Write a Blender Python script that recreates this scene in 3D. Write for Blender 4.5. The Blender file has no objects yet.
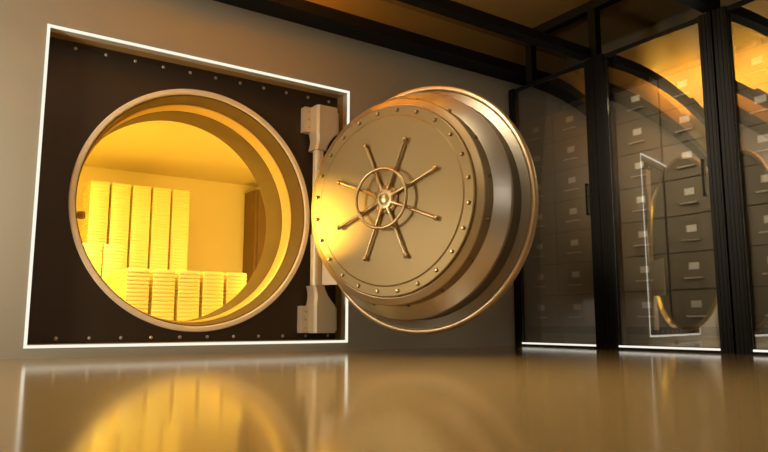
import bpy, bmesh, math
from mathutils import Vector, Matrix
PI = math.pi
C = bpy.context.scene.collection
scene = bpy.context.scene

# ------------------------------------------------------------------ materials
def mat(name, color, rough=0.5, metal=0.0, coat=0.0, bump=None, vary=None, spec=0.5, aniso=0.0):
    m = bpy.data.materials.new(name); m.use_nodes = True
    nt = m.node_tree; b = nt.nodes['Principled BSDF']
    b.inputs['Base Color'].default_value = (*color, 1)
    b.inputs['Roughness'].default_value = rough
    b.inputs['Metallic'].default_value = metal
    b.inputs['Coat Weight'].default_value = coat
    b.inputs['Specular IOR Level'].default_value = spec
    b.inputs['Anisotropic'].default_value = aniso
    if vary or bump:
        tc = nt.nodes.new('ShaderNodeTexCoord')
        no = nt.nodes.new('ShaderNodeTexNoise')
        mp = nt.nodes.new('ShaderNodeMapping')
        nt.links.new(tc.outputs['Object'], mp.inputs['Vector'])
        nt.links.new(mp.outputs['Vector'], no.inputs['Vector'])
        no.inputs['Detail'].default_value = 4
    if vary:
        sc, amt = vary
        no.inputs['Scale'].default_value = sc
        r = nt.nodes.new('ShaderNodeMapRange')
        r.inputs['To Min'].default_value = rough * (1 - amt)
        r.inputs['To Max'].default_value = rough * (1 + amt)
        nt.links.new(no.outputs['Fac'], r.inputs['Value'])
        nt.links.new(r.outputs['Result'], b.inputs['Roughness'])
    if bump:
        sc, st = bump
        if not vary: no.inputs['Scale'].default_value = sc
        bp = nt.nodes.new('ShaderNodeBump'); bp.inputs['Strength'].default_value = st
        bp.inputs['Distance'].default_value = 0.01
        nt.links.new(no.outputs['Fac'], bp.inputs['Height'])
        nt.links.new(bp.outputs['Normal'], b.inputs['Normal'])
    return m

def emit(name, color, strength):
    m = bpy.data.materials.new(name); m.use_nodes = True
    nt = m.node_tree; nt.nodes.remove(nt.nodes['Principled BSDF'])
    e = nt.nodes.new('ShaderNodeEmission')
    e.inputs['Color'].default_value = (*color, 1); e.inputs['Strength'].default_value = strength
    nt.links.new(e.outputs[0], nt.nodes['Material Output'].inputs['Surface'])
    return m

def glass_mat(name, fac, tint=(0.975, 0.97, 0.96)):
    m = bpy.data.materials.new(name); m.use_nodes = True
    nt = m.node_tree; nt.nodes.remove(nt.nodes['Principled BSDF'])
    t = nt.nodes.new('ShaderNodeBsdfTransparent'); t.inputs['Color'].default_value = (*tint, 1)
    g = nt.nodes.new('ShaderNodeBsdfGlossy'); g.inputs['Roughness'].default_value = 0.02
    g.inputs['Color'].default_value = (1, 1, 1, 1)
    lw = nt.nodes.new('ShaderNodeLayerWeight'); lw.inputs['Blend'].default_value = 0.3
    mr = nt.nodes.new('ShaderNodeMapRange')
    mr.inputs['To Min'].default_value = fac; mr.inputs['To Max'].default_value = 0.9
    nt.links.new(lw.outputs['Fresnel'], mr.inputs['Value'])
    mx = nt.nodes.new('ShaderNodeMixShader')
    nt.links.new(mr.outputs['Result'], mx.inputs[0])
    nt.links.new(t.outputs[0], mx.inputs[1]); nt.links.new(g.outputs[0], mx.inputs[2])
    nt.links.new(mx.outputs[0], nt.nodes['Material Output'].inputs['Surface'])
    return m

M = {}
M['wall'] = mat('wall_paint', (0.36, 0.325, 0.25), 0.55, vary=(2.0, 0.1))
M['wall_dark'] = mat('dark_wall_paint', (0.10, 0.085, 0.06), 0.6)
M['ceiling'] = mat('ceiling_paint', (0.30, 0.19, 0.06), 0.6)
M['floor'] = mat('polished_floor', (0.24, 0.158, 0.062), 0.115, vary=(0.8, 0.1), spec=0.5)
M['beam'] = mat('black_steel', (0.008, 0.007, 0.006), 0.6, spec=0.15)
M['frame'] = mat('black_frame', (0.009, 0.008, 0.007), 0.65, spec=0.12)
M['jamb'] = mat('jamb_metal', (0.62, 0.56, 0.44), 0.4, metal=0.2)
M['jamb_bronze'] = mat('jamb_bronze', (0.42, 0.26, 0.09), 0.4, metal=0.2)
M['plate'] = mat('dark_bulkhead_steel', (0.040, 0.023, 0.010), 0.5, metal=0.3, vary=(3.0, 0.15))
M['collar'] = mat('collar_bronze', (0.95, 0.76, 0.50), 0.45, metal=0.05)
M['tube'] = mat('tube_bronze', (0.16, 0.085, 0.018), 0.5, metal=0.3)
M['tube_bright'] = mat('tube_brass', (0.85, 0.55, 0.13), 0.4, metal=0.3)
M['bolt'] = mat('bolt_steel', (0.5, 0.45, 0.38), 0.35, metal=0.7)
M['hinge'] = mat('hinge_metal', (0.66, 0.55, 0.38), 0.42, metal=0.35)
M['door'] = mat('door_bronze', (0.29, 0.20, 0.08), 0.45, metal=0.5, vary=(1.5, 0.08))
M['door_step'] = mat('door_ring_bronze', (0.42, 0.31, 0.17), 0.38, metal=0.7)
M['steel'] = mat('brushed_steel', (0.62, 0.57, 0.50), 0.36, metal=0.9)
M['steel_dark'] = mat('dark_steel', (0.22, 0.19, 0.15), 0.42, metal=0.8)
M['rim'] = mat('rim_copper', (0.64, 0.47, 0.27), 0.4, metal=0.85)
M['wheel'] = mat('wheel_brass', (0.52, 0.38, 0.19), 0.3, metal=0.95)
M['gold'] = mat('gold_bar', (1.0, 0.84, 0.33), 0.42, metal=0.4)
M['vault_wall'] = mat('vault_plaster', (0.86, 0.71, 0.33), 0.6)
M['plinth'] = mat('plinth_stone', (0.80, 0.62, 0.30), 0.6)
M['locker'] = mat('locker_bronze', (0.20, 0.11, 0.03), 0.5, metal=0.3)
M['cabinet'] = mat('cabinet_enamel', (0.21, 0.175, 0.115), 0.45)
M['cabinet_gap'] = mat('cabinet_seam', (0.03, 0.025, 0.02), 0.6)
M['card'] = mat('label_card', (0.95, 0.92, 0.82), 0.6)
M['chrome'] = mat('chrome', (0.75, 0.70, 0.60), 0.35, metal=0.4)
M['case_back'] = mat('case_back', (0.16, 0.14, 0.11), 0.6)
M['glass'] = glass_mat('display_glass', 0.31)
M['led'] = emit('led_white', (1.0, 0.96, 0.80), 1.0)
M['led_case'] = emit('led_case', (1.0, 0.94, 0.80), 1.0)
M['lamp_warm'] = emit('lamp_diffuser_warm', (1.0, 0.78, 0.48), 3.0)
M['highlight_glow'] = emit('highlight_panel_glow', (1.0, 0.93, 0.80), 4.0)
M['fill_low'] = emit('fill_panel_low', (1.0, 0.88, 0.64), 0.6)
M['lamp_gold'] = emit('lamp_diffuser_gold', (1.0, 0.66, 0.16), 6.0)

# ------------------------------------------------------------------ helpers
def link(name, bm, m, parent=None, smooth=False, angle=None):
    me = bpy.data.meshes.new(name)
    bmesh.ops.recalc_face_normals(bm, faces=bm.faces)
    if smooth:
        for f in bm.faces: f.smooth = True
        for e in bm.edges:
            if len(e.link_faces) == 2 and e.calc_face_angle(0) > (angle or math.radians(35)):
                e.smooth = False
    bm.to_mesh(me); bm.free()
    for mm in (m if isinstance(m, (list, tuple)) else [m]): me.materials.append(mm)
    o = bpy.data.objects.new(name, me); C.objects.link(o)
    if parent: o.parent = parent
    return o

def box(bm, x0, x1, y0, y1, z0, z1, bev=0.0):
    r = bmesh.ops.create_cube(bm, size=1)
    vs = r['verts']
    bmesh.ops.scale(bm, vec=(x1 - x0, y1 - y0, z1 - z0), verts=vs)
    bmesh.ops.translate(bm, vec=((x0 + x1) / 2, (y0 + y1) / 2, (z0 + z1) / 2), verts=vs)
    if bev:
        es = list({e for v in vs for e in v.link_edges})
        bmesh.ops.bevel(bm, geom=es, offset=bev, segments=2, profile=0.5, affect='EDGES')

def bbox(*a, **k):
    bm = bmesh.new(); box(bm, *a, **k); return bm

def lathe(bm, prof, cx=0, cz=0, n=96, close=False):
    """revolve profile [(r, y)] about the Y axis through (cx, cz)"""
    rings = []
    for r, y in prof:
        if r < 1e-6:
            rings.append([bm.verts.new((cx, y, cz))])
        else:
            rings.append([bm.verts.new((cx + r * math.cos(2 * PI * i / n), y, cz + r * math.sin(2 * PI * i / n))) for i in range(n)])
    pairs = list(zip(rings[:-1], rings[1:]))
    if close: pairs.append((rings[-1], rings[0]))
    for a, b in pairs:
        for i in range(n):
            j = (i + 1) % n
            if len(a) == 1 and len(b) == 1: continue
            if len(a) == 1: bm.faces.new((a[0], b[i], b[j]))
            elif len(b) == 1: bm.faces.new((a[i], b[0], a[j]))
            else: bm.faces.new((a[i], b[i], b[j], a[j]))

def tube(bm, p, q, r0, r1=None, n=16):
    p, q = Vector(p), Vector(q); r1 = r0 if r1 is None else r1
    d = q - p
    m = d.to_track_quat('Z', 'Y').to_matrix().to_4x4(); m.translation = (p + q) / 2
    bmesh.ops.create_cone(bm, cap_ends=True, segments=n, radius1=r0, radius2=r1, depth=d.length, matrix=m)

def ball(bm, p, r, n=16):
    bmesh.ops.create_uvsphere(bm, u_segments=n, v_segments=n // 2 + 2, radius=r, matrix=Matrix.Translation(p))

def torus(bm, R, r, y=0, cx=0, cz=0, n=96, k=16):
    prof = [(R + r * math.cos(2 * PI * i / k), y + r * math.sin(2 * PI * i / k)) for i in range(k)]
    lathe(bm, prof, cx, cz, n, close=True)

def square_hole(bm, x0, x1, z0, z1, y0, y1, cx, cz, R, n=128):
    """slab between y0 and y1 with a round hole"""
    angs = [2 * PI * i / n for i in range(n)]
    for cxx, czz in ((x0, z0), (x1, z0), (x1, z1), (x0, z1)):
        angs.append(math.atan2(czz - cz, cxx - cx) % (2 * PI))
    angs = sorted(set(round(a, 7) for a in angs))
    out = {}
    def sq(a):
        c, s = math.cos(a), math.sin(a); t = 1e9
        if c > 1e-9: t = min(t, (x1 - cx) / c)
        if c < -1e-9: t = min(t, (x0 - cx) / c)
        if s > 1e-9: t = min(t, (z1 - cz) / s)
        if s < -1e-9: t = min(t, (z0 - cz) / s)
        return cx + t * c, cz + t * s
    L = []
    for a in angs:
        ox, oz = sq(a)
        ix, iz = cx + R * math.cos(a), cz + R * math.sin(a)
        L.append([bm.verts.new((ox, y0, oz)), bm.verts.new((ix, y0, iz)), bm.verts.new((ix, y1, iz)), bm.verts.new((ox, y1, oz))])
    for i in range(len(L)):
        a, b = L[i], L[(i + 1) % len(L)]
        for k in range(4):
            l = (k + 1) % 4
            bm.faces.new((a[k], b[k], b[l], a[l]))

def empty(name, loc, label, cat, group=None, rz=0):
    o = bpy.data.objects.new(name, None); C.objects.link(o)
    o.location = loc; o.rotation_euler = (0, 0, rz); o.empty_display_size = 0.1
    return tag(o, label, cat, group)

def tag(o, label, cat, group=None):
    o['label'] = label; o['category'] = cat
    if group: o['group'] = group
    return o

def struct(name, bm, m):
    o = link(name, bm, m); o['kind'] = 'structure'; return o

def copy_tree(o, parent=None):
    c = o.copy(); C.objects.link(c)
    if parent: c.parent = parent
    for ch in list(o.children): copy_tree(ch, c)
    return c

def at(o, loc): o.location = loc; return o

ORD = ['first', 'second', 'third', 'fourth', 'fifth', 'sixth', 'seventh', 'eighth', 'ninth', 'tenth', 'eleventh', 'twelfth',
       'thirteenth', 'fourteenth', 'fifteenth', 'sixteenth', 'seventeenth', 'eighteenth', 'nineteenth', 'twentieth']
def ordn(i, n):
    """position i of n counted from the top (0 = top)"""
    if i == 0: return 'topmost'
    if i == n - 1: return 'lowest'
    if i < 14: return ORD[i] + ' from the top'
    return ORD[n - 1 - i] + ' from the bottom'

# ------------------------------------------------------------------ room shell
YA = 7.308                      # the wall with the vault
HX0, HX1, HZ0, HZ1 = 0.853, 4.446, 0.096, 3.346
CZ = 4.75
XL, XR, YB = -1.6, 8.7, -4.5
CX, CZV = 2.606, 1.6445          # vault opening centre
YP = 7.558                      # bulkhead plane

struct('floor', bbox(XL - .2, XR + .2, YB - .2, YA + .2, -0.2, 0), M['floor'])
struct('ceiling', bbox(XL - .2, XR + .2, YB - .2, YA + .2, CZ, CZ + .2), M['ceiling'])
bm = bmesh.new()
box(bm, XL - .2, HX0, YA, YA + .25, 0, CZ)
box(bm, HX1, XR + .2, YA, YA + .25, 0, CZ)
box(bm, HX0, HX1, YA, YA + .25, 0, HZ0)
box(bm, HX0, HX1, YA, YA + .25, HZ1, CZ)
struct('wall_back', bm, M['wall'])
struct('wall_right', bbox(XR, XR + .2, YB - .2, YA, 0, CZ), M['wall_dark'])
struct('wall_left', bbox(XL - .2, XL, YB - .2, YA, 0, CZ), M['wall'])
struct('wall_front', bbox(XL, XR, YB - .2, YB, 0, CZ), M['wall'])

# recess lining (two-tone jamb)
bm = bmesh.new()
j = 0.02
def lining(bm, y0, y1, t):
    box(bm, HX0, HX0 + t, y0, y1, HZ0, HZ1); box(bm, HX1 - t, HX1, y0, y1, HZ0, HZ1)
    box(bm, HX0 + t, HX1 - t, y0, y1, HZ0, HZ0 + t); box(bm, HX0 + t, HX1 - t, y0, y1, HZ1 - t, HZ1)
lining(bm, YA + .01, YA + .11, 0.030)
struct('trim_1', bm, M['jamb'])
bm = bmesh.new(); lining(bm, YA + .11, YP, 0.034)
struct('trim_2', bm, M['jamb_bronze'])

bm = bmesh.new(); box(bm, XL, XR, YA - .012, YA - .0005, 4.23, CZ)
struct('trim_3', bm, M['ceiling'])

# light strip around the recess: one glowing square frame
led = empty('led_frame', ((HX0 + HX1) / 2, YA, HZ0), 'glowing white square light strip framing the vault recess on the wall', 'light')
def led_piece(a):
    o = link('light_tube', bbox(*a, bev=0.004), M['led'], led)
    o.matrix_parent_inverse = Matrix.Translation(-Vector(led.location)); return o
w = 0.029
led_piece((HX0, HX0 + w, YA - .012, YA + .0095, HZ0, HZ1))
led_piece((HX1 - w, HX1, YA - .012, YA + .0095, HZ0, HZ1))
led_piece((HX0 + w, HX1 - w, YA - .012, YA + .0095, HZ0, HZ0 + w))
led_piece((HX0 + w, HX1 - w, YA - .012, YA + .0095, HZ1 - w, HZ1))

# ------------------------------------------------------------------ vault portal
por = empty('vault_portal', (0, 0, 0), 'dark bolted steel bulkhead with a round golden opening, inside the lit square recess', 'vault')
bm = bmesh.new(); square_hole(bm, HX0, HX1, HZ0, HZ1, YP, YP + .10, CX, CZV, 1.39)
link('bulkhead_plate', bm, M['plate'], por)
bm = bmesh.new()
lathe(bm, [(1.4104, YP + .01), (1.4074, YP - .016), (1.3973, YP - .026), (1.3590, YP - .026), (1.3470, YP - .016), (1.3450, YP + .01)], CX, CZV, 160)
link('collar_ring', bm, M['collar'], por, True)
bm = bmesh.new()
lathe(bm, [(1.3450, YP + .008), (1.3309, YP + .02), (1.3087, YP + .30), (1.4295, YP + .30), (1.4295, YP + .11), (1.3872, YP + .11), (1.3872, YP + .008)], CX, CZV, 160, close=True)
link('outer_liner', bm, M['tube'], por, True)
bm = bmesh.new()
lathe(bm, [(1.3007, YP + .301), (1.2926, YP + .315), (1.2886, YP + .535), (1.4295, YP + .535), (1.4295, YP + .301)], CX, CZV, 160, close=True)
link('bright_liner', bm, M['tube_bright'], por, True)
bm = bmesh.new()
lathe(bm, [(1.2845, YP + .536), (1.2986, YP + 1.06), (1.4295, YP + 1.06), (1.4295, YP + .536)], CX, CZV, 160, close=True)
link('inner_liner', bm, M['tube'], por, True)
def stud(parent, x, y, z, r=0.020, h=0.016, name='bolt', m='bolt'):
    bm = bmesh.new()
    lathe(bm, [(0, -h), (r * .55, -h * .93), (r * .9, -h * .55), (r, 0)], 0, 0, 16)
    o = link(name, bm, M[m], parent, True); o.location = (x, y, z); return o
first = stud(por, 1.168, YP, 3.243)
def stud_copy(x, z):
    c = first.copy(); C.objects.link(c); c.parent = por; c.location = (x, YP, z)
for i in range(1, 11): stud_copy(1.168 + i * 0.311, 3.243)
for i in range(11): stud_copy(1.168 + i * 0.3135, 0.180)

# hinge brackets (fixed to the bulkhead, parts of the portal)
HXc, HYc = 4.040, 7.39
def bracket(z0, up):
    # z0: neck end, up: direction from neck to the block (+1 / -1)
    def zr(a, b): return (min(z0 + up * a, z0 + up * b), max(z0 + up * a, z0 + up * b))
    bm = bmesh.new()
    za, zb = zr(.22, .60)
    # body with a curved taper toward the neck: loft of rectangles
    secs = [(0, .085, .085), (.05, .085, .085), (.12, .095, .09), (.18, .12, .10), (.235, .150, .11), (.265, .152, .112), (.575, .152, .112)]
    rings = []
    for h, hw, hd in secs:
        ch = .03
        xc = HXc + .075 * min(1, h / .25)
        z = z0 + up * h
        pts = [(-hw + ch, -hd), (hw - ch, -hd), (hw, -hd + ch), (hw, .115), (-hw, .115), (-hw, -hd + ch)]
        rings.append([bm.verts.new((xc + a, HYc + b, z)) for a, b in pts])
    for a, b in zip(rings[:-1], rings[1:]):
        for i in range(6):
            k = (i + 1) % 6; bm.faces.new((a[i], a[k], b[k], b[i]))
    bm.faces.new(rings[0]); bm.faces.new(rings[-1])
    br = link('hinge_bracket', bm, M['hinge'], por, True, math.radians(30))
    za, zb = zr(.245, .575)
    link('mounting_plate', bbox(3.868, 3.990, 7.445, YP, za, zb, bev=.008), M['hinge'], br)
    link('mounting_plate', bbox(4.262, 4.345, 7.40, YP, za + .02, zb - .02, bev=.008), M['hinge'], br)
    for k in range(3):
        zz = za + (zb - za) * (.2 + .3 * k)
        stud(br, 3.928, 7.445, zz, .016, .012); stud(br, 4.305, 7.40, zz, .016, .012)
bracket(2.50, 1); bracket(0.79, -1)
bm = bmesh.new(); tube(bm, (HXc, HYc, 1.43), (HXc, HYc, 2.51), 0.068, n=32)
link('hinge_pin', bm, M['hinge'], por, True)

# ------------------------------------------------------------------ vault interior
VX0, VX1, VY0, VY1, VZ0, VZ1 = -1.2, 7.4, YP + 1.06, 13.0, 0.27, 3.165
struct('wall_inner_back', bbox(VX0, VX1, VY1, VY1 + .2, VZ0 - .2, VZ1 + .2), M['vault_wall'])
struct('wall_inner_left', bbox(VX0 - .2, VX0, VY0, VY1 + .2, VZ0 - .2, VZ1 + .2), M['vault_wall'])
struct('wall_inner_right', bbox(VX1, VX1 + .2, VY0, VY1 + .2, VZ0 - .2, VZ1 + .2), M['vault_wall'])
struct('floor_inner', bbox(VX0, VX1, VY0, VY1, VZ0 - .2, VZ0), M['vault_wall'])
struct('ceiling_inner', bbox(VX0, VX1, VY0, VY1, VZ1, VZ1 + .2), M['vault_wall'])
bm = bmesh.new(); square_hole(bm, VX0 - .2, VX1 + .2, VZ0 - .2, VZ1 + .2, VY0 - .15, VY0, CX, CZV, 1.36)
struct('wall_inner_front', bm, M['vault_wall'])

# plinths under the stacks
def plinth(name, label, x0, x1, y0, y1, z0, z1):
    p = empty(name, ((x0 + x1) / 2, (y0 + y1) / 2, z0), label, 'plinth')
    a, b, h = (x1 - x0) / 2, (y1 - y0) / 2, z1 - z0
    link('pedestal', bbox(-a + .02, a - .02, -b + .02, b - .02, 0, h - .05), M['plinth'], p)
    link('top_slab', bbox(-a, a, -b, b, h - .05, h, bev=.008), M['plinth'], p)
BH = 0.0535
NT, NM, NF = 28, 16, 15
zt, zm = 2.69, 1.545
PZT, PZM = zt - NT * BH, zm - NM * BH
plinth('stone_plinth', 'tall pale plinth under the back row of gold stacks', 2.15, 3.93, 11.80, 12.55, VZ0, PZT)
plinth('stone_plinth', 'low pale plinth under the two short gold stacks at left', 1.93, 2.63, 10.95, 11.72, VZ0, PZM)

# gold bars
def bar_mesh():
    bm = bmesh.new(); wd, dp, h = .155, .31, BH
    ins = .008
    lo = [bm.verts.new((x, y, 0)) for x, y in ((-wd, -dp), (wd, -dp), (wd, dp), (-wd, dp))]
    hi = [bm.verts.new((x * (1 - ins / wd), y * (1 - ins / dp), h)) for x, y in ((-wd, -dp), (wd, -dp), (wd, dp), (-wd, dp))]
    bm.faces.new(lo); bm.faces.new(hi)
    for i in range(4):
        k = (i + 1) % 4; bm.faces.new((lo[i], lo[k], hi[k], hi[i]))
    bmesh.ops.recalc_face_normals(bm, faces=bm.faces)
    bmesh.ops.bevel(bm, geom=list(bm.edges), offset=.005, segments=2, profile=.5, affect='EDGES')
    return bm
bar0 = link('gold_bar', bar_mesh(), M['gold'], None, True, math.radians(50))
used = False
def stack(x, y, z, n, where, group):
    global used
    for i in range(n):
        o = bar0
        if used: o = bar0.copy(); C.objects.link(o)
        used = True
        o.location = (x, y, z + i * BH)
        tag(o, 'gold bar, %s in the %s' % (ordn(n - 1 - i, n), where), 'gold bar', group)
pos = ['leftmost', 'second from left', 'middle', 'second from right', 'rightmost']
for i in range(5):
    stack(2.287 + .155 + i * .355, 9.50 + .31, VZ0, NF, '%s front stack' % pos[i], 'gold bars in the front row')
stack(2.287 + .155, 10.13 + .31, VZ0, NF, 'stack behind the leftmost front stack', 'gold bars in the front row')
for i in range(5):
    stack(2.198 + .155 + i * .343, 11.85 + .31, PZT, NT, '%s tall back stack' % pos[i], 'gold bars in the back row')
for i in range(2):
    stack(1.965 + .155 + i * .320, 11.0 + .31, PZM, NM, '%s short stack by the left rim' % ('left', 'right')[i], 'gold bars in the two short stacks')

# bronze locker at the right of the vault
lk = empty('steel_locker', (5.95, 12.70, VZ0), 'tall dark bronze locker against the back wall inside the vault', 'locker')
link('body', bbox(-.56, .56, -.25, .29, 0, 2.72, bev=.01), M['locker'], lk)
d = link('door', bbox(-.50, .50, -.28, -.25, .08, 2.64, bev=.008), M['locker'], lk)
bm = bmesh.new(); torus(bm, .09, .018, -.33, -.15, 1.35, 32, 10); tube(bm, (-.15, -.28, 1.35), (-.15, -.345, 1.35), .03)
link('knob', bm, M['hinge'], d, True)

# ------------------------------------------------------------------ round door
n_az = -2.772
phi = n_az + PI / 2            # local -Y looks along the door axis
DC = (3.973, 5.750)
DZ = 1.615
door = empty('vault_door', (DC[0], DC[1], DZ - 1.402), 'open round bronze vault door with an eight-spoke handwheel', 'vault door', rz=phi)
R0 = 1.402                     # local z of the axis
def dl(name, prof, m, close=False, parent=door, n=160):
    bm = bmesh.new(); lathe(bm, prof, 0, R0, n, close)
    return link(name, bm, M[m], parent, True, math.radians(18))
dl('face_plate', [(0, -.014), (.895, -.009), (.903, -.004), (.912, -.0), (1.005, 0), (1.016, .008), (1.017, .05), (0, .05)], 'door')
dl('plug_ring', [(1.018, .036), (1.030, .034), (1.096, .060), (1.105, .072), (1.105, .235), (.9, .235), (.9, .051), (1.018, .051)], 'door_step', True)
dl('tapered_collar', [(1.106, .236), (1.125, .250), (1.232, .338), (1.246, .352), (1.246, .50), (.9, .50), (.9, .236)], 'steel', True)
dl('flange', [(1.247, .40), (1.250, .585), (1.345, .612), (1.345, .67), (.9, .67), (.9, .501), (1.246, .501)], 'steel_dark', True)
bm = bmesh.new()
prof = [(1.343, .600), (1.352, .590), (1.372, .584), (1.392, .592), (1.402, .612), (1.402, .660), (1.392, .684), (1.343, .690)]
lathe(bm, prof, 0, R0, 160, True); link('rim_band', bm, M['rim'], door, True, math.radians(60))
dl('back_plate', [(1.342, .672), (1.30, .70), (1.0, .735), (.5, .755), (0, .76), (0, .671), (1.342, .671)], 'steel_dark')
# studs on the face
f0 = None
def ring_copies(make, R, t, nn, off, name):
    o0 = make(); 
    for i in range(nn):
        a = 2 * PI * (i + off) / nn
        o = o0 if i == 0 else o0.copy()
        if i: C.objects.link(o); o.parent = door
        o.location = (R * math.cos(a), t, R0 + R * math.sin(a))
ring_copies(lambda: stud(door, 0, 0, 0, .022, .026, 'bolt', 'wheel'), .962, 0.0, 24, .5, 'bolt')
# small locking pins around the plug
bm = bmesh.new(); tube(bm, (0, 0, -.02), (0, 0, .022), .018, n=12)
pin0 = link('locking_pin', bm, M['steel_dark'], door, True)
for i in range(16):
    a = 2 * PI * (i + .35) / 16
    o = pin0 if i == 0 else pin0.copy()
    if i: C.objects.link(o); o.parent = door
    o.location = (1.106 * math.cos(a), .155, R0 + 1.106 * math.sin(a)); o.rotation_euler = (0, PI / 2 - a, 0)
# handwheel
hw = bpy.data.objects.new('handwheel', None); C.objects.link(hw); hw.parent = door; hw.location = (0, -.016, R0)
bm = bmesh.new()
lathe(bm, [(0, .0), (.150, 0), (.150, -.018), (.140, -.026), (.118, -.030), (.112, -.050), (.104, -.056), (.086, -.056), (.080, -.048), (.060, -.048), (.054, -.066), (.030, -.074), (0, -.075)], 0, 0, 48)
for i in range(8):
    a = PI / 8 + i * PI / 4; c, s_ = math.cos(a), math.sin(a)
    tube(bm, (.095 * c, -.032, .095 * s_), (.165 * c, -.032, .165 * s_), .030, .022, 16)
link('hub', bm, M['wheel'], hw, True, math.radians(40))
bm = bmesh.new(); torus(bm, .312, .0165, -.108, 0, 0, 96, 14); link('wheel_rim', bm, M['wheel'], hw, True)
for i in range(8):
    a = PI / 8 + i * PI / 4; c, s_ = math.cos(a), math.sin(a)
    bm = bmesh.new()
    tube(bm, (.15 * c, -.032, .15 * s_), (.648 * c, -.032, .648 * s_), .0175, .0135, 14)
    tube(bm, (.312 * c, -.032, .312 * s_), (.312 * c, -.104, .312 * s_), .011, .011, 12)
    link('spoke', bm, M['wheel'], hw, True)
    bm = bmesh.new(); ball(bm, (.657 * c, -.032, .657 * s_), .027); link('knob', bm, M['wheel'], hw, True)
# hinge knuckle and arm, moving with the door
inv = (Matrix.Translation(door.location) @ Matrix.Rotation(phi, 4, 'Z')).inverted()
bm = bmesh.new(); tube(bm, (HXc, HYc, .795), (HXc, HYc, 1.425), 0.080, n=32)
bm.transform(inv); link('hinge_knuckle', bm, M['hinge'], door, True)
bm = bmesh.new()
p, q = Vector((HXc + .035, HYc - .01)), Vector((4.44, 6.68))
dd = (q - p).normalized(); nn_ = Vector((dd.y, -dd.x)) * .028
for a in (p + nn_, p - nn_, q - nn_, q + nn_): pass
lo = [bm.verts.new((a.x, a.y, .80)) for a in (p + nn_, p - nn_, q - nn_, q + nn_)]
hi = [bm.verts.new((a.x, a.y, 1.42)) for a in (p + nn_, p - nn_, q - nn_, q + nn_)]
bm.faces.new(lo); bm.faces.new(hi)
for i in range(4):
    k = (i + 1) % 4; bm.faces.new((lo[i], lo[k], hi[k], hi[i]))
bm.transform(inv); link('hinge_arm', bm, M['hinge'], door)

# ------------------------------------------------------------------ glass display cases with filing cabinets
K = 1.631
XG = 7.398
ZB, ZTOP = .028, 3.873
bays = [(7.198, 5.841, 'nearest the vault wall'), (5.521, 4.167, 'in the middle'), (3.836, 2.482, 'at the right edge')]
rots = [0.010, 0.0, 0.0]
def case(i, ya, yb, where):
    c = empty('glass_display_case', (XG + .6, (ya + yb) / 2, 0), 'tall black framed glass case of filing cabinets, %s' % where, 'display case', 'glass cases along the right side')
    inv = Matrix.Translation(-Vector(c.location))
    def P(name, bm, m, parent=None, **k):
        bm.transform(inv); return link(name, bm, M[m], parent or c, **k)
    ye = min(ya + .155, 7.300); yf = yb - .152
    for y0, y1 in ((ya, ye), (yf, yb)):
        bm = bmesh.new(); xm = XG - .05
        box(bm, xm, XG + .09, y0, y1, .0, ZTOP + .06)
        wd = y1 - y0
        for f in (.12, .42, .72):       # ribs of the extruded profile
            box(bm, xm - .008, xm, y0 + wd * f, y0 + wd * (f + .16), .0, ZTOP + .06)
        P('post', bm, 'frame')
    for y0, y1 in ((ye - .06, ye), (yf, yf + .06)):
        P('post', bbox(8.50, 8.56, y0, y1, 0, ZTOP + .06), 'frame')
    P('top_rail', bbox(XG - .02, XG + .06, yb, ya, ZTOP, ZTOP + .06), 'frame')
    P('base', bbox(XG + .005, 8.50, yb, ya, 0, .024), 'frame')
    P('roof_panel', bbox(XG + .06, 8.50, yf + .0, ye - .0, ZTOP + .02, ZTOP + .05), 'frame')
    P('back_panel', bbox(8.50, 8.53, yf + .06, ye - .06, 0, ZTOP + .02), 'case_back')
    P('light_strip', bbox(XG - .028, XG - .006, yb + .012, ya - .012, .032, .056), 'led_case')
    # glass door, hung on the far post
    d = bpy.data.objects.new('glass_door', None); C.objects.link(d); d.parent = c
    d.location = (XG - c.location.x, ya - c.location.y, 0)
    d.rotation_euler = (0, 0, rots[i])
    W = ya - yb
    bm = bmesh.new(); NS = 40; bulge = .031          # gently bowed sheet of glass
    fr, bk = [], []
    for q in range(NS + 1):
        u = q / NS; y = -.004 - u * (W - .010); x = -bulge * (1 - (2 * u - 1) ** 2)
        fr.append([bm.verts.new((x - .004, y, z)) for z in (.068, ZTOP - .006)])
        bk.append([bm.verts.new((x + .004, y, z)) for z in (.068, ZTOP - .006)])
    for q in range(NS):
        a, b, c2, d2 = fr[q], fr[q + 1], bk[q], bk[q + 1]
        bm.faces.new((a[0], b[0], b[1], a[1])); bm.faces.new((c2[0], c2[1], d2[1], d2[0]))
        bm.faces.new((a[1], b[1], d2[1], c2[1])); bm.faces.new((a[0], c2[0], d2[0], b[0]))
    bm.faces.new((fr[0][0], fr[0][1], bk[0][1], bk[0][0])); bm.faces.new((fr[-1][0], bk[-1][0], bk[-1][1], fr[-1][1]))
    link('pane', bm, M['glass'], d, True)
    bm = bmesh.new()
    yh = -W + .075
    z0, z1 = 1.78, 2.22
    box(bm, -.045, -.025, yh - .012, yh + .012, z0, z1, bev=.004)
    for z in (z0 + .02, z1 - .02): box(bm, -.03, -.0055, yh - .012, yh + .012, z - .014, z + .014)
    link('pull_handle', bm, M['frame'], d)
    return c
for i, (ya, yb, wh) in enumerate(bays): case(i, ya, yb, wh)

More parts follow.
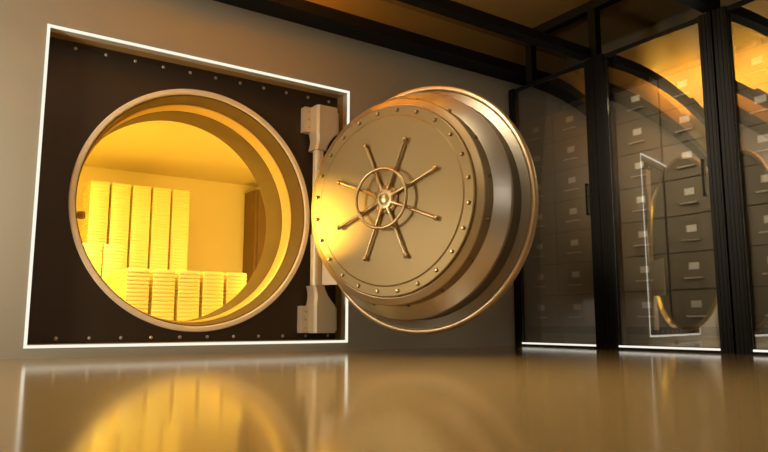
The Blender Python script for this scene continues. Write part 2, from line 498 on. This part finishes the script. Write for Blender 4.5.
def filing(x, yc, label):
    hw_ = .327; Z0 = .281; H = .4456
    f = empty('filing_cabinet', (x + .32, yc, 0.024), label, 'filing cabinet', 'tan filing cabinets behind glass')
    b = bmesh.new()
    box(b, -.30, .32, -hw_, hw_, .16, Z0 + 7 * H - .024 + .02)
    box(b, -.27, .30, -hw_ + .02, hw_ - .02, 0, .16)
    link('body', b, M['cabinet'], f)
    link('front_frame', bbox(-.312, -.301, -hw_ + .002, hw_ - .002, .17, Z0 + 7 * H - .01), M['cabinet_gap'], f)
    for k in range(7):
        z0 = Z0 - .024 + k * H
        d = link('drawer', bbox(-.33, -.3125, -hw_ + .009, hw_ - .009, z0 + .007, z0 + H - .007, bev=.004), M['cabinet'], f)
        bm = bmesh.new(); zc_ = z0 + H * .62
        for a in ((-.065, .065, .034, .042), (-.065, .065, -.042, -.034), (-.065, -.057, -.042, .042), (.057, .065, -.042, .042)):
            box(bm, -.338, -.3305, a[0], a[1], zc_ + a[2], zc_ + a[3])
        h = link('label_holder', bm, M['chrome'], d)
        link('card', bbox(-.3345, -.3305, -.056, .056, zc_ - .033, zc_ + .033), M['card'], h)
        bm = bmesh.new(); zh = z0 + H * .30
        tube(bm, (-.368, -.11, zh), (-.368, .11, zh), .010, n=10)
        for s in (-.10, .10): tube(bm, (-.3305, s, zh), (-.368, s, zh), .009, n=10)
        link('handle', bm, M['chrome'], d, True)
    return f
cab0 = None
cols = [(6.912, 'left filing cabinet in the glass case nearest the vault wall'), (6.252, 'right filing cabinet in the glass case nearest the vault wall'),
        (5.164, 'left filing cabinet in the middle glass case'), (4.504, 'right filing cabinet in the middle glass case'),
        (3.600, 'left filing cabinet in the glass case at the right edge'), (2.940, 'right filing cabinet in the glass case at the right edge')]
for y, lb in cols:
    if cab0 is None: cab0 = filing(7.51, y, lb)
    else:
        o = copy_tree(cab0); o.location.y = y; o['label'] = lb
        
# ------------------------------------------------------------------ steel beams under the ceiling
def beam(name, label, cat, *b, group=None):
    x0, x1, y0, y1, z0, z1 = b
    bm = bmesh.new(); t = .03
    box(bm, x0, x1, y0, y1, z0, z1, bev=.006)
    o = link(name, bm, M['beam']); tag(o, label, cat, group); return o
beam('steel_beam', 'black beam running along the top of the vault wall', 'beam', XL, XR, 6.95, YA, 4.08, 4.23)
beam('steel_beam', 'thick black beam ending above the post between first and second glass cases', 'beam', XL, 7.33, 5.70, 5.86, 3.935, 4.065)
beam('steel_beam', 'black beam at the top right corner, ending above the second and third glass cases', 'beam', XL, 7.33, 3.93, 4.09, 3.935, 4.065)
beam('steel_beam', 'black upper beam over the glass cases running away from the camera', 'beam', 7.33, 7.47, YB, 6.95, 4.62, CZ)
def post(y, label):
    beam('steel_post', label, 'post', 7.34, 7.46, y - .06, y + .06, ZTOP + .06, 4.62)
post(5.68, 'short black post standing above the first gap between glass cases')
post(6.86, 'short black post above the far end of the glass cases by the vault wall')
post(4.0, 'short black post standing above the second gap between glass cases')

# ------------------------------------------------------------------ lamps of the place and added unseen lights
def lamp(name, label, loc, rot, sx, sy, color, power, m, spread=PI):
    e = empty(name, loc, label, 'lamp'); e.rotation_euler = rot
    bm = bmesh.new(); t = .05
    box(bm, -sx / 2 - t, -sx / 2, -sy / 2 - t, sy / 2 + t, 0, .06); box(bm, sx / 2, sx / 2 + t, -sy / 2 - t, sy / 2 + t, 0, .06)
    box(bm, -sx / 2, sx / 2, -sy / 2 - t, -sy / 2, 0, .06); box(bm, -sx / 2, sx / 2, sy / 2, sy / 2 + t, 0, .06)
    link('frame', bm, M['frame'], e)
    link('diffuser', bbox(-sx / 2, sx / 2, -sy / 2, sy / 2, .02, .04), M[m], e)
    ld = bpy.data.lights.new(name, 'AREA'); ld.shape = 'RECTANGLE'; ld.size = sx; ld.size_y = sy
    ld.energy = power; ld.color = color; ld.spread = spread
    lo = bpy.data.objects.new('glow', ld); C.objects.link(lo); lo.parent = e; lo.location = (0, 0, .01)
    return e
# left wall panels, ceiling panel, vault lamp; added panels for collar highlight and vault fill
lamp('wall_light_panel', 'warm light panel high on the left wall', (XL + .07, 6.1, 4.0), (0, -PI / 2, 0), .6, .9, (1.0, .92, .74), 28, 'lamp_warm')
lamp('wall_light_panel', 'warm light panel low on the left wall', (XL + .07, 6.0, 1.5), (0, -PI / 2, 0), 1.0, .8, (1.0, .93, .77), 90, 'lamp_warm')
lamp('ceiling_light_panel', 'square warm light panel on the ceiling above the camera', (.3, .8, CZ - .07), (0, 0, 0), 1.3, 1.3, (1.0, .90, .70), 56, 'lamp_warm')
lamp('wall_light_panel', 'wide panel added behind the camera to give the door collar a highlight', (2.4, YB + .07, 3.2), (PI / 2, 0, 0), 1.9, 1.5, (1.0, .93, .80), 4, 'highlight_glow')  # added panel, mirrored as the silver highlight on the tapered collar
lamp('vault_light', 'golden light panel on the vault ceiling close behind the opening', (1.0, 8.83, VZ1 - .062), (0, 0, 0), 3.4, .36, (1.0, .86, .26), 190, 'lamp_gold')
lamp('vault_light', 'added golden fill panel right of the round opening, inside the vault', (5.3, VY0 + .09, 1.6), (-PI / 2, 0, 0), 1.4, 2.2, (1.0, .82, .25), 100, 'lamp_gold')  # added fill out of sight, lights the gold stacks from the front
def point(name, label, loc, color, power, r):
    e = empty(name, loc, label, 'lamp')
    bm = bmesh.new(); lathe(bm, [(0, 0), (.10, 0), (.10, .04), (.07, .05), (0, .05)], 0, 0, 24); bm.transform(Matrix.Rotation(PI / 2, 4, 'X'))
    link('housing', bm, M['frame'], e, True)
    ld = bpy.data.lights.new(name, 'POINT'); ld.energy = power; ld.color = color; ld.shadow_soft_size = r
    lo = bpy.data.objects.new('glow', ld); C.objects.link(lo); lo.parent = e; lo.location = (0, 0, .12)
def spot(name, label, loc, target, color, power, ang, blend, r):
    e = empty(name, loc, label, 'lamp')
    q = (Vector(target) - Vector(loc)).to_track_quat('-Z', 'Y')
    e.rotation_euler = q.to_euler()
    bm = bmesh.new(); lathe(bm, [(0, .07), (.03, .07), (.045, .05), (.045, -.01), (.038, -.01), (.038, .02), (0, .02)], 0, 0, 24); bm.transform(Matrix.Rotation(PI / 2, 4, 'X'))
    link('housing', bm, M['tube_bright'], e, True)
    ld = bpy.data.lights.new(name, 'SPOT'); ld.energy = power; ld.color = color; ld.spot_size = ang; ld.spot_blend = blend; ld.shadow_soft_size = r
    lo = bpy.data.objects.new('glow', ld); C.objects.link(lo); lo.parent = e; lo.location = (0, 0, -.012)
lamp('case_fill_panel', 'added tilted fill panel near the ceiling, brightening the glass cases', (2.2, 4.2, 4.45), Vector((-5.3, -.3, 2.4)).to_track_quat('Z', 'Y').to_euler(), 1.0, .5, (1.0, .88, .64), 36, 'fill_low', math.radians(38))  # added fill, brightens drawers and label cards behind the glass
lamp('floor_fill_panel', 'added warm fill panel on the ceiling, brightening the open floor', (2.4, 3.6, CZ - .07), (0, 0, 0), 2.4, 1.6, (1.0, .82, .52), 112, 'lamp_warm', math.radians(75))  # added narrow fill, lifts the floor brightness only
lamp('added_gold_uplight', 'added golden uplight strip hidden on the beam above the vault', (2.5, 7.13, 4.29), (math.radians(232), 0, 0), 2.6, .07, (1.0, .51, .05), 150, 'lamp_gold')  # added uplight, gilds the ceiling mirrored in the panes
lamp('added_gold_uplight', 'added golden uplight strip hidden on the thick black ceiling beam', (2.6, 5.79, 4.13), (math.radians(177), 0, 0), 2.6, .07, (1.0, .51, .05), 110, 'lamp_gold')  # second added uplight, spreads the gold across the ceiling between beams
spot('spotlight', 'added unseen golden spotlight inside the left rim of the opening, aimed at the door edge', (1.405, 7.86, 1.50), (3.59, 6.72, 1.50), (1.0, .62, .11), 1300, math.radians(25), 1.0, .03)  # added spot, makes the golden glow along the door's left edge

# ------------------------------------------------------------------ world, camera, view
w = bpy.data.worlds.new('World'); scene.world = w; w.use_nodes = True
w.node_tree.nodes['Background'].inputs[0].default_value = (.5, .42, .3, 1)
w.node_tree.nodes['Background'].inputs[1].default_value = 0.0
cam = bpy.data.cameras.new('camera'); co = bpy.data.objects.new('camera', cam); C.objects.link(co)
cam.sensor_width = 36; cam.lens = 676.73 / 768 * 36; cam.clip_start = .02
co.location = (0, 0, .335); co.rotation_euler = (PI / 2 + .1425, 0, -.5996)
scene.camera = co
vs = scene.view_settings
vs.view_transform = 'Standard'; vs.look = 'None'; vs.gamma = 1; vs.use_curve_mapping = False
vs.exposure = 0.0
